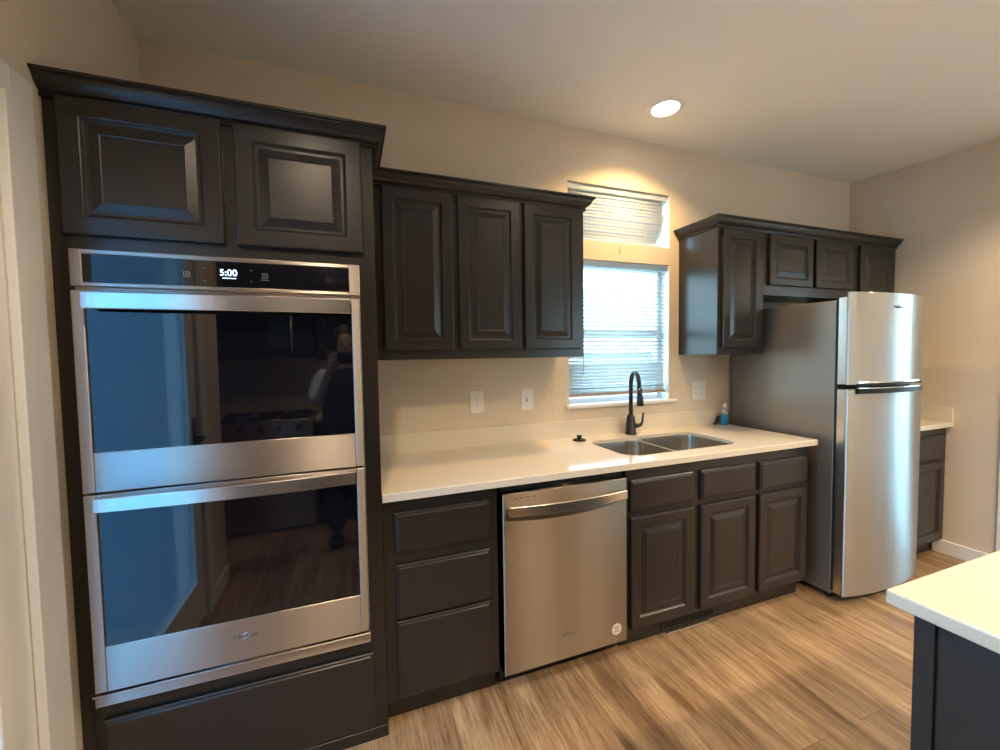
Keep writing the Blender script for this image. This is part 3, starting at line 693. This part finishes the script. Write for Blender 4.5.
# ================================================================ BLINDS
def slat(mb, x0, x1, yc, z, w, tilt, sag=0):
    # curved slat: room-side edge down when tilt>0
    rings = []
    cs = [(-.5, 0), (-.17, .09), (.17, .09), (.5, 0)]
    for x, dz in ((x0, 0), ((x0+x1)/2, -sag), (x1, 0)):
        top = []; bot = []
        for u_, hgt in cs:
            yy = u_*w; zz = hgt*w*.5
            Y = yy*math.cos(tilt) - zz*math.sin(tilt); Z = yy*math.sin(tilt)+zz*math.cos(tilt)
            top.append((x, yc+Y, z+Z+dz)); bot.append((x, yc+Y+.0008*math.sin(tilt), z+Z+dz-.0012))
        rings.append(top+bot[::-1])
    mb.loft(rings, smooth=True)
bl = thing('window_blind', 'white horizontal blind with open slats over the lower window', 'blind', (2.18, .035, 1.13))
YB = .036
MB().box(WX0+.006, WX1-.006, YB-.018, YB+.018, WZ1-.034, WZ1-.001, .003).build('headrail', M['slat'], bl)
b = MB(); z = WZ1-.055; k = 0
while z > 1.235:
    w = .028; slat(b, WX0+.01, WX1-.018, YB, z, w, math.radians(22 if z > 1.36 else 48), .001*math.sin(k)); z -= .0245 if z > 1.36 else .021; k += 1
for j in range(9): slat(b, WX0+.01+.002*random.random(), WX1-.018-.004*random.random(), YB+.003*(j % 2), 1.172+j*.0062, .028, math.radians(4*((j*7) % 3-1)+3), .004*math.sin(j*1.7))
b.build('slats', M['slat'], bl)
MB().box(WX0+.01, WX1-.012, YB-.013, YB+.013, 1.150, 1.168, .003).build('bottom_rail', mat('beige_blind_rail', (.38, .27, .19), .4), bl)
for x in (WX0+.10, WX1-.10, (WX0+WX1)/2): MB().tube([(x, YB-.016, WZ1-.03), (x, YB-.016, 1.16)], .0008, 5).build('ladder_cord', M['slat'], bl)
MB().tube([(WX0+.11, YB-.022, WZ1-.03), (WX0+.11, YB-.024, 1.29)], .003, 8).build('tilt_wand', M['vinyl'], bl)
b = thing('window_blind', 'white blind hanging crooked with closed slats over the small upper window', 'blind', (2.18, .035, 2.1)); bu = b
MB().box(WX0+.006, WX1-.006, YB-.018, YB+.018, WZ3-.034, WZ3-.001, .003).build('headrail', M['slat'], bu)
b = MB(); z = WZ3-.046; n = 14
for k in range(n):
    zz = z-k*.0208
    rx = WX1-.030-.004*k if k < 4 else WX1-.016-.0075*(k-4)
    lx = WX0+.010+(.0 if k < 4 else .002*(k-4))
    slat(b, lx, rx, YB+.002*(k % 2), zz, .028, math.radians(66), 0)
b.build('slats', M['slat2'], bu)
MB().box(WX0+.03, WX1-.055, YB-.013, YB+.013, 2.104, 2.118, .003).build('bottom_rail', M['slat'], bu)
for x in (WX0+.12, WX1-.17): MB().tube([(x, YB-.018, WZ3-.03), (x-.01, YB-.018, 2.11)], .0008, 5).build('ladder_cord', M['slat'], bu)
# little cord left on the strip between the windows
b = MB(); b.tube([(2.165, -.002, 2.03), (2.165, -.004, 2.075), (2.172, -.006, 2.08)], .0015, 6)
tag(b.build('cord_hook', M['blackplastic']), 'tiny dark hook on the wall strip between the two windows', 'hook')

# ================================================================ RECESSED LIGHTS
def downlight(x, y, W_, label):
    z = ceil_z(y); t = thing('recessed_light', label, 'ceiling light', (x, y, z-.012), 'recessed ceiling lights')
    MB().lathe(x, y, [(.096, z-.001), (.096, z-.005), (.090, z-.009), (.072, z-.010), (.068, z-.004), (.096, z-.0005)], 36, caps=(False, False)).build('trim_ring', M['plate'], t)
    MB().lathe(x, y, [(.068, z-.004), (.066, z-.0065), (.03, z-.007)], 32).build('lens', M['lamp'], t)
    d = bpy.data.lights.new('downlight_bulb', 'SPOT'); d.energy = W_; d.color = (1.0, .66, .30) if y > -.5 else LAMP; d.spot_size = math.radians(140); d.spot_blend = .55; d.shadow_soft_size = .05
    o = bpy.data.objects.new('downlight_bulb', d); COL.objects.link(o); o.location = (0, 0, -.012); o.parent = t['_o']
wh = ['above the window', 'beyond the island toward the opposite cabinets', 'in front of the added opposite window', 'near the right wall', 'in front of the tall oven', 'behind the camera at left', 'over the floor between sink and island']
for (x, y, w_), a in zip(LAMPS, wh): downlight(x, y, w_, 'glowing round recessed ceiling light ' + a)

# ================================================================ OPPOSITE SIDE (seen only as reflections)
FWY = YF+.002
ob = thing('base_cabinet', 'charcoal base cabinet run on the opposite wall, lengthened to darken dishwasher reflections', 'cabinet', (1.3, -3.25, 0))
MB().box(.28, 3.3, -3.53, -2.95, .1, .882, .002).build('carcass', M['cab'], ob)  # stretched to the right to darken what the dishwasher reflects
for k in range(6): slabx = .30+k*.5; b = panel_door(slabx, slabx+.48, .13, .86, 0); [setattr(v, 'co', Vector((v.co.x, -2.95-v.co.y, v.co.z))) for v in b.bm.verts]; b.build('door', M['cab'], ob)
MB().box(.28, 3.3, -3.50, -3.0, 0, .1).build('toe_kick', M['cab'], ob)
tag(MB().box(.28, 3.32, -3.53, -2.92, .884, CT, .003).build('countertop', M['quartz']), 'white countertop on the opposite wall reflected in the oven glass', 'countertop')
rg = thing('kitchen_range', 'stainless range on the opposite wall below the microwave', 'range', (-.12, -3.2, 0))
rb = sub(MB().box(-.50, .27, -3.53, -2.93, .02, .91, .004).build('body', M['steel'], rg), rg)
MB().box(-.44, .21, -2.932, -2.925, .32, .68).build('oven_window', M['ovenglass'], rg)
hb = MB(); hb.tube([(-.43, -2.93, .76), (-.43, -2.88, .76), (.20, -2.88, .76), (.20, -2.93, .76)], .012, 10); hb.build('handle', M['handle'], rg)
b = MB()
for k in range(5):
    x = -.40+k*.14; MB().tube([(x, -2.93, .85), (x, -2.895, .85)], .02, 14).build('knob', M['blackplastic'], rg)
b = MB()
for x in (-.36, -.12, .12):
    b.box(x-.10, x+.10, -3.42, -3.40, .912, .935).box(x-.10, x+.10, -3.04, -3.02, .912, .935).box(x-.01, x+.01, -3.42, -3.02, .925, .937)
b.build('burner_grates', M['blackplastic'], rg)
mw = thing('microwave', 'stainless over-the-range microwave on the opposite wall', 'microwave', (-.12, -3.3, 1.42))
MB().box(-.50, .27, -3.53, -3.13, 1.42, 1.84, .004).build('body', M['blackplastic'], mw)
MB().box(-.44, .08, -3.132, -3.125, 1.49, 1.78).build('door_window', M['ovenglass'], mw)
MB().tube([(.11, -3.13, 1.80), (.11, -3.085, 1.74), (.11, -3.08, 1.63), (.11, -3.085, 1.52), (.11, -3.13, 1.46)], .011, 10).build('handle', M['handle'], mw)
uo = thing('upper_cabinet', 'charcoal wall cabinets around the microwave, with an added run darkening dishwasher reflections', 'cabinet', (-.3, -3.4, 1.4))
b = MB(); b.box(-.50, .27, -3.53, -3.22, 1.845, 2.25).box(-1.3, -.505, -3.53, -3.22, 1.4, 2.25); b.box(.29, 3.3, -3.53, -3.22, 1.4, 2.25); b.build('carcass', M['cab'], uo)  # long right-hand run added as a dark backdrop for the dishwasher's reflection
for k in range(7): x_ = .31+k*.426; b = panel_door(x_, x_+.406, 1.43, 2.2, 0); [setattr(v, 'co', Vector((v.co.x, -3.22-v.co.y, v.co.z))) for v in b.bm.verts]; b.build('door', M['cab'], uo)
ob2 = thing('base_cabinet', 'charcoal base cabinet left of the range on the opposite wall', 'cabinet', (-.9, -3.25, 0))
MB().box(-1.3, -.51, -3.53, -2.95, 0, .884).build('carcass', M['cab'], ob2)

# ================================================================ PHOTOGRAPHER (seen in the oven glass)
def skin_mesh(chain_pts, chains, root=0, levels=1):
    # chain_pts: [(x, y, z, rx, ry)], chains: edges between indices
    me = bpy.data.meshes.new('tmp'); me.from_pydata([p[:3] for p in chain_pts], chains, [])
    o = bpy.data.objects.new('tmp', me); COL.objects.link(o)
    sm = o.modifiers.new('s', 'SKIN'); sm.use_smooth_shade = True
    if not me.skin_vertices: me.attributes
    lay = me.skin_vertices[0].data if me.skin_vertices else None
    if lay is None:
        bm = bmesh.new(); bm.from_mesh(me); bm.verts.layers.skin.verify(); bm.to_mesh(me); bm.free(); lay = me.skin_vertices[0].data
    for i, p in enumerate(chain_pts): lay[i].radius = (p[3], p[4]); lay[i].use_root = (i == root)
    sb = o.modifiers.new('b', 'SUBSURF'); sb.levels = levels; sb.render_levels = levels
    bpy.context.view_layer.update()
    out = bpy.data.meshes.new_from_object(o.evaluated_get(bpy.context.evaluated_depsgraph_get()))
    bpy.data.objects.remove(o); return out
px, py = .545, -2.50
pers = thing('person', 'person in dark vest and white sleeves holding up a phone, reflected in oven glass', 'person', (px, py, 0))
def add_mesh(me, name, m, par=None):
    w = Vector((par or pers)['_w'])
    for v in me.vertices: v.co -= w
    me.name = name; me.materials.clear(); me.materials.append(m)
    for p in me.polygons: p.use_smooth = True
    o = bpy.data.objects.new(name, me); COL.objects.link(o); o.parent = (par or pers)['_o']; return o
V = [(0, 0, .88, .125, .10), (0, 0, 1.05, .115, .085), (0, .01, 1.24, .135, .095), (0, 0, 1.335, .07, .06), (0, .01, 1.385, .048, .048), (0, .02, 1.44, .065, .075), (0, .015, 1.50, .076, .092), (0, .01, 1.56, .066, .082), (0, .01, 1.60, .04, .05)]
Ee = [(i, i+1) for i in range(8)]
def limb(start, pts):
    p0 = start
    for p in pts: V.append(p); Ee.append((p0, len(V)-1)); p0 = len(V)-1
    return p0
hands = {}
for sg in (-1, 1):
    wr = limb(2, [(sg*.155, .0, 1.29, .052, .05), (sg*.205, .06, 1.18, .042, .042), (sg*.20, .13, 1.09, .037, .037), (sg*.155, .20, 1.20, .032, .032), (sg*.115, .255, 1.315, .024, .022), (sg*.095, .275, 1.36, .030, .015), (sg*.085, .282, 1.395, .028, .013)])
    for k, (dx_, ln) in enumerate(((-.021, .055), (-.007, .064), (.007, .060), (.021, .046))):
        x_ = sg*.085+dx_
        limb(wr, [(x_, .286, 1.405, .0085, .0085), (x_-sg*.008, .298, 1.405+ln*.55, .008, .008), (x_-sg*.018, .302, 1.405+ln*.8, .007, .007)])
    limb(wr-1, [(sg*.060, .270, 1.372, .0095, .0095), (sg*.042, .276, 1.395, .0085, .0085), (sg*.036, .284, 1.41, .0075, .0075)])
    limb(0, [(sg*.085, .0, .80, .085, .085), (sg*.095, .01, .47, .055, .058), (sg*.10, -.02, .10, .038, .04), (sg*.10, -.03, .05, .036, .036), (sg*.105, .10, .032, .036, .026)])
V = [(px+p[0], py+p[1], *p[2:]) for p in V]
skinm = mat('skin', (.45, .26, .18), .5); hairm = mat('dark_hair', (.012, .009, .008), .45); vestm = mat('dark_vest_cloth', (.012, .012, .014), .8); slv = mat('white_sleeve_cloth', (.62, .64, .68), .8); trs = mat('dark_trousers', (.015, .015, .02), .8)
add_mesh(skin_mesh(V, Ee), 'body', skinm)
add_mesh(skin_mesh([(px, py, .80, .20, .15), (px, py, .90, .205, .16), (px, py, 1.05, .185, .15), (px, py+.01, 1.20, .215, .165), (px, py, 1.30, .19, .12), (px, py, 1.345, .085, .075)], [(0, 1), (1, 2), (2, 3), (3, 4), (4, 5)]), 'vest', vestm)
for sg in (-1, 1):
    add_mesh(skin_mesh([(px+sg*.11, py, 1.305, .085, .075), (px+sg*.165, py+.02, 1.265, .080, .075), (px+sg*.205, py+.06, 1.18, .068, .066), (px+sg*.205, py+.10, 1.125, .060, .060), (px+sg*.197, py+.135, 1.10, .055, .055)], [(0, 1), (1, 2), (2, 3), (3, 4)]), 'sleeve', slv)
    add_mesh(skin_mesh([(px+sg*.065, py, .92, .13, .14), (px+sg*.085, py, .80, .125, .13), (px+sg*.093, py+.005, .65, .105, .105), (px+sg*.097, py+.01, .45, .085, .085), (px+sg*.10, py-.01, .20, .07, .075), (px+sg*.10, py-.02, .09, .068, .072)], [(0, 1), (1, 2), (2, 3), (3, 4), (4, 5)]), 'trouser_leg', trs)
    add_mesh(skin_mesh([(px+sg*.10, py-.045, .052, .055, .052), (px+sg*.103, py+.04, .048, .053, .047), (px+sg*.106, py+.13, .034, .050, .032)], [(0, 1), (1, 2)]), 'shoe', hairm)
add_mesh(skin_mesh([(px, py-.055, 1.27, .10, .05), (px, py-.055, 1.38, .11, .065), (px, py-.045, 1.48, .115, .085), (px, py-.015, 1.56, .112, .11), (px, py+.015, 1.60, .09, .10), (px, py+.045, 1.605, .06, .06)], [(0, 1), (1, 2), (2, 3), (3, 4), (4, 5)]), 'hair', hairm)
b = MB(); b.tube([(px, py+.10, 1.515), (px, py+.122, 1.487), (px, py+.115, 1.478)], [.008, .013, .008], 10); b.build('nose', skinm, pers)
for sg in (-1, 1): MB().tube([(px+sg*.03, py+.092, 1.515), (px+sg*.03, py+.106, 1.515)], [.010, .006], 10).build('eye', hairm, pers)
MB().tube([(px-.022, py+.103, 1.452), (px, py+.110, 1.450), (px+.022, py+.103, 1.452)], [.004, .006, .004], 8).build('mouth', mat('lips', (.35, .12, .10), .4), pers)
ph = thing('phone', 'black phone held up in both hands by the person, reflected in the oven glass', 'phone', (.57, -2.185, 1.40))
MB().box(.492, .648, -2.190, -2.181, 1.372, 1.448, .004, 2).build('phone_body', M['panelglass'], ph)
b = MB(); b.tube([(.5657, -2.1812, 1.4065), (.5657, -2.179, 1.4065)], .010, 16); b.build('camera_lens', M['blackplastic'], ph)
